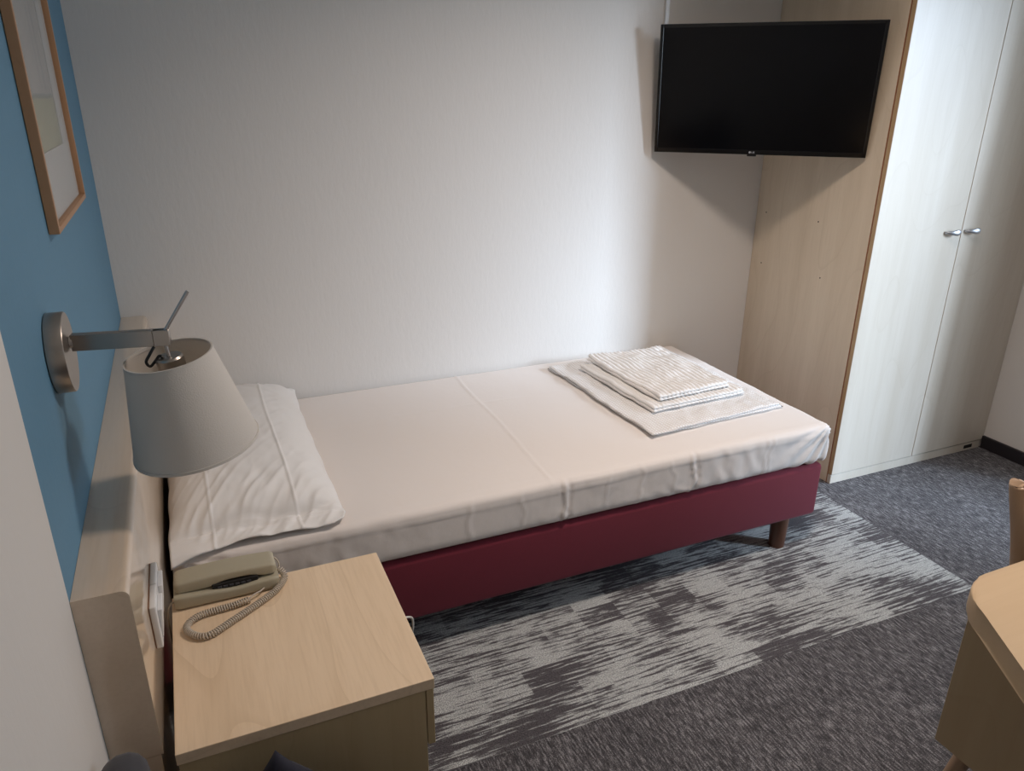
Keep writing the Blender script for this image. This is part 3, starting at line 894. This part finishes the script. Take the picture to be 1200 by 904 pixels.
for k in range(25):
    f = k / 24; x = PX0 + (PX1 - PX0) * f
    e = min(1, min(f, 1 - f) / 0.035); s = math.sqrt(max(0.05, 1 - (1 - e) ** 2))
    h = 0.026 + 0.004 * rg(f - .0, .2) - 0.004 * rg(f - 0.58, 0.17)       # cradle dips in the middle
    secs.append(rrect(x, PYC, NZ + 0.002 + h / 2, PWY * (0.92 + 0.08 * s), h * (0.9 + .1 * s), 0.006))
pb = obj('base', loft(BM(), secs), M['phone'], ph, smooth=True, auto=50)
obj('feet', bx(BM(), PX0 + .015, PX1 - .015, PYC - .025, PYC + .025, NZ + .0003, NZ + .003), M['dark'], ph)
obj('keypad_recess', bx(BM(), 0.168, 0.255, PYC - PWY / 2 + 0.0085, PYC + .02, NZ + 0.020, NZ + 0.0375, 0.002, 1), M['dark'], ph)['label'] = 'dark gap with keys under the handset'
for k in range(6):
    obj('key', bx(BM(), 0.178 + k * 0.011, 0.186 + k * 0.011, PYC - PWY / 2 + 0.0065, PYC - PWY / 2 + 0.012, NZ + 0.0275, NZ + 0.0315, 0.0008, 1), M['chair_grey'], ph)
secs = []
HX0, HX1 = 0.101, 0.291
for k in range(41):
    f = k / 40; x = HX0 + (HX1 - HX0) * f
    e = min(1, min(f, 1 - f) / 0.045); s = math.sqrt(max(0.03, 1 - (1 - e) ** 2))
    lo = NZ + 0.0305 + 0.0085 * math.exp(-((f - 0.60) / 0.22) ** 4)          # arch over the keys
    hi = NZ + 0.054 + 0.004 * math.sin(PI * f)
    secs.append(rrect(x, PYC + 0.004, (lo + hi) / 2, 0.054 * (0.86 + .14 * s), (hi - lo) * (0.6 + 0.4 * s), 0.0055))
hs = obj('handset', loft(BM(), secs), M['phone'], ph, smooth=True, auto=50)
# coiled cord
ctrl = [(0.298, -1.128, NZ + .022), (0.306, -1.139, NZ + .012), (0.303, -1.152, NZ + .0075), (0.283, -1.182, NZ + .0075), (0.242, -1.214, NZ + .0075), (0.195, -1.246, NZ + .0075), (0.158, -1.270, NZ + .0075),
        (0.135, -1.266, NZ + .0075), (0.118, -1.243, NZ + .0075), (0.120, -1.222, NZ + .0075), (0.140, -1.205, NZ + .0075), (0.170, -1.200, NZ + .0075), (0.205, -1.197, NZ + .0075), (0.232, -1.191, NZ + .0075)]
path = spline(ctrl, 400)
L = [0.0]
for a, b_ in zip(path, path[1:]): L.append(L[-1] + (b_ - a).length)
tot = L[-1]; pitch_c = 0.0046; turns = tot / pitch_c; seg_t = 14
npt = int(turns * seg_t)
pts = []; k = 0; pn = None
for i in range(npt + 1):
    s = tot * i / npt
    while k < len(L) - 2 and L[k + 1] < s: k += 1
    f = (s - L[k]) / max(1e-9, L[k + 1] - L[k])
    p = path[k].lerp(path[k + 1], min(1, max(0, f)))
    tg = (path[k + 1] - path[k]).normalized()
    a = Vector((0, 0, 1)); a = (a - tg * a.dot(tg)).normalized(); bb = tg.cross(a)
    ph_ = 2 * PI * turns * i / npt
    pts.append(p + 0.0054 * (math.cos(ph_) * a + math.sin(ph_) * bb))
obj('coiled_cord', tube(BM(), pts, 0.0016, 6), M['cord'], ph, smooth=True)
obj('cord_end', tube(BM(), spline([(0.284, -1.118, NZ + .045), (0.293, -1.119, NZ + .043), (0.299, -1.124, NZ + .034), (0.299, -1.128, NZ + .024)], 16), 0.0015, 8), M['cord'], ph, smooth=True)
obj('cord_end', tube(BM(), spline([(0.232, -1.191, NZ + .010), (0.243, -1.184, NZ + .012), (0.256, -1.176, NZ + .011), (0.264, -1.166, NZ + .010)], 16), 0.0016, 8), M['cord'], ph, smooth=True)
tag(obj('telephone_cable', tube(BM(), spline([(0.100, -1.150, NZ + .012), (0.090, -1.155, NZ + .012), (0.083, -1.16, NZ - .01), (0.082, -1.165, NZ - .08), (0.083, -1.17, 0.2), (0.082, -1.17, 0.005)], 40), 0.0016, 8), M['cord'], smooth=True),
    'thin beige cable dropping between headboard and nightstand', 'cable')

# ------------------------------------------------------------------ desk
dk = thing('desk', 'light beech desk with rounded corner and hanging cabinet, cut off at the right edge', 'desk', (1.8, -2.4, 0))
def poly_prism(pts2, z0, z1, bev=0.0):
    bm = BM()
    a = [bm.verts.new((x, y, z0)) for x, y in pts2]; b_ = [bm.verts.new((x, y, z1)) for x, y in pts2]
    bm.faces.new(a[::-1]); bm.faces.new(b_)
    n = len(pts2)
    for k in range(n): bm.faces.new((a[k], a[(k + 1) % n], b_[(k + 1) % n], b_[k]))
    if bev:
        es = [e for e in bm.edges if abs(e.verts[0].co.z - e.verts[1].co.z) < 1e-6]
        bmesh.ops.bevel(bm, geom=es, offset=bev, segments=3, affect='EDGES', profile=0.5)
    return bm
# far edge along y=-1.905, left edge slants outwards to the wall behind the camera
pl_ = []
for k in range(9):            # rounded corner
    f = k / 8
    p0, p1, p2 = Vector((1.300, -1.905)), Vector((1.226, -1.905)), Vector((1.196, -1.995))
    q = p0 * (1 - f) ** 2 + p1 * 2 * f * (1 - f) + p2 * f * f
    pl_.append((q.x, q.y))
pl_ += [(0.86, -2.545), (0.84, -2.60), (0.84, -3.18), (2.7, -3.18), (2.7, -1.905)]
obj('top', poly_prism(pl_, 0.702, 0.74, 0.004), M['desk'], dk, smooth=True, auto=50)
cb = obj('cabinet', bx(BM(), 1.232, 1.47, -2.60, -1.936, 0.455, 0.7015, 0.001, 1), M['desk_side'], dk)
obj('leg', bx(BM(), 2.55, 2.60, -2.0, -1.95, 0, 0.7015, 0.004, 2), M['desk_side'], dk)
obj('leg', bx(BM(), 2.55, 2.60, -3.15, -3.10, 0, 0.7015, 0.004, 2), M['desk_side'], dk)
obj('side_panel', bx(BM(), 0.95, 0.975, -3.15, -2.85, 0, 0.7015, 0.001, 1), M['desk_side'], dk)

# ------------------------------------------------------------------ desk chair (back post in view)
ch = thing('desk_chair', 'light wooden chair tucked behind the desk, only its rounded back visible', 'chair', (1.72, -1.98, 0))
CX0, CX1 = 1.502, 1.93
def post(x):
    bm = BM()
    pts = spline([(x, -1.80, 0.0), (x, -1.845, 0.25), (x, -1.858, 0.45), (x, -1.835, 0.65), (x, -1.800, 0.783), (x, -1.797, 0.796)], 30)
    rad = [0.017] * 28 + [0.013, 0.005]
    return tube(bm, pts, 0.017, 14, radii=rad)
obj('rear_leg', post(CX0 + .017), M['chairwood'], ch, smooth=True)
obj('rear_leg', post(CX1 - .017), M['chairwood'], ch, smooth=True)
for x in (CX0 + .03, CX1 - .03):
    obj('front_leg', tube(BM(), [(x, -2.24, 0), (x, -2.22, 0.43)], 0.016, 14), M['chairwood'], ch, smooth=True, auto=60)
bm = BM()
for z0_, z1_ in ((0.70, 0.785),):
    n = 20
    secs = []
    for k in range(n + 1):
        f = k / n; x = CX0 + 0.02 + (CX1 - CX0 - 0.04) * f
        y = -1.81 + 0.03 * math.sin(PI * f)
        secs.append([Vector((x, y - .006, z0_)), Vector((x, y + .006, z0_)), Vector((x, y + .018, z1_)), Vector((x, y + .006, z1_))])
    loft(bm, secs)
obj('backrest', bm, M['chairwood'], ch, smooth=True, auto=50)
obj('seat', bx(BM(), CX0 + .005, CX1 - .005, -2.26, -1.875, 0.43, 0.462, 0.012, 3), M['chairwood'], ch, smooth=True, auto=50)

# ------------------------------------------------------------------ armchair with cushions by the left wall
ac = thing('armchair', 'dark grey upholstered low chair against the white wall, barely in frame', 'armchair', (0.3, -1.9, 0))
bm, nor = rounded_box(0.006, 0.070, -2.15, -1.590, 0.15, 0.606, 0.031, 0.02)
obj('backrest', bm, M['chair_grey'], ac, smooth=True)
bm, nor = rounded_box(0.078, 0.58, -2.10, -1.64, 0.14, 0.29, 0.03, 0.02)
obj('seat', bm, M['chair_grey'], ac, smooth=True)
for (x, y) in ((0.05, -2.05), (0.05, -1.69), (0.54, -2.05), (0.54, -1.69)):
    obj('leg', lathe(BM(), [(0.011, 0), (0.016, 0.15)], 16, axis_mat((x, y, 0), (0, 0, 1))), M['legwood'], ac, smooth=True, auto=40)
def cushion(c, ux, uy, s, thick):
    """square cushion, corners drawn out to points; ux, uy: its plane"""
    ux = Vector(ux).normalized(); uy = Vector(uy); uy = (uy - ux * uy.dot(ux)).normalized(); nz_ = ux.cross(uy)
    bm = BM(); n = 26; top = {}; bot = {}
    for i in range(n + 1):
        for j in range(n + 1):
            u = -1 + 2 * i / n; v = -1 + 2 * j / n
            a = u * (1 - 0.13 * (1 - v * v)); b_ = v * (1 - 0.13 * (1 - u * u))
            T = thick * (max(0, 1 - u * u) * max(0, 1 - v * v)) ** 0.5
            p = Vector(c) + ux * a * s + uy * b_ * s
            w_ = 0.004 * fbm(u * 2, v * 2, s * 30)
            if i in (0, n) or j in (0, n):
                q = bm.verts.new(p); top[i, j] = q; bot[i, j] = q
            else:
                top[i, j] = bm.verts.new(p + nz_ * (T + w_)); bot[i, j] = bm.verts.new(p - nz_ * (T + w_))
    for i in range(n):
        for j in range(n):
            bm.faces.new((top[i, j], top[i + 1, j], top[i + 1, j + 1], top[i, j + 1]))
            try: bm.faces.new((bot[i, j], bot[i, j + 1], bot[i + 1, j + 1], bot[i + 1, j]))
            except ValueError: pass
    return bm
s2 = math.sqrt(0.5)
# one corner pointing up
cen = Vector((0.225, -1.665, 0.508 - 0.0)) + Vector((-0.02, -0.012, -0.165 * 1.0))
tag(obj('cushion', cushion((0.232, -1.612, 0.414), (0.70, 0.02, 0.70), (-0.70, 0.02, 0.70), 0.082, 0.028), M['navy'], smooth=True),
    'dark navy cushion with its corner pointing up in front of the nightstand', 'cushion')
tag(obj('cushion', cushion((0.315, -1.690, 0.408), (0.70, 0.02, 0.70), (-0.70, 0.02, 0.70), 0.075, 0.034), M['chair_grey'], smooth=True),
    'small dark grey cushion whose top just shows at the bottom edge', 'cushion')
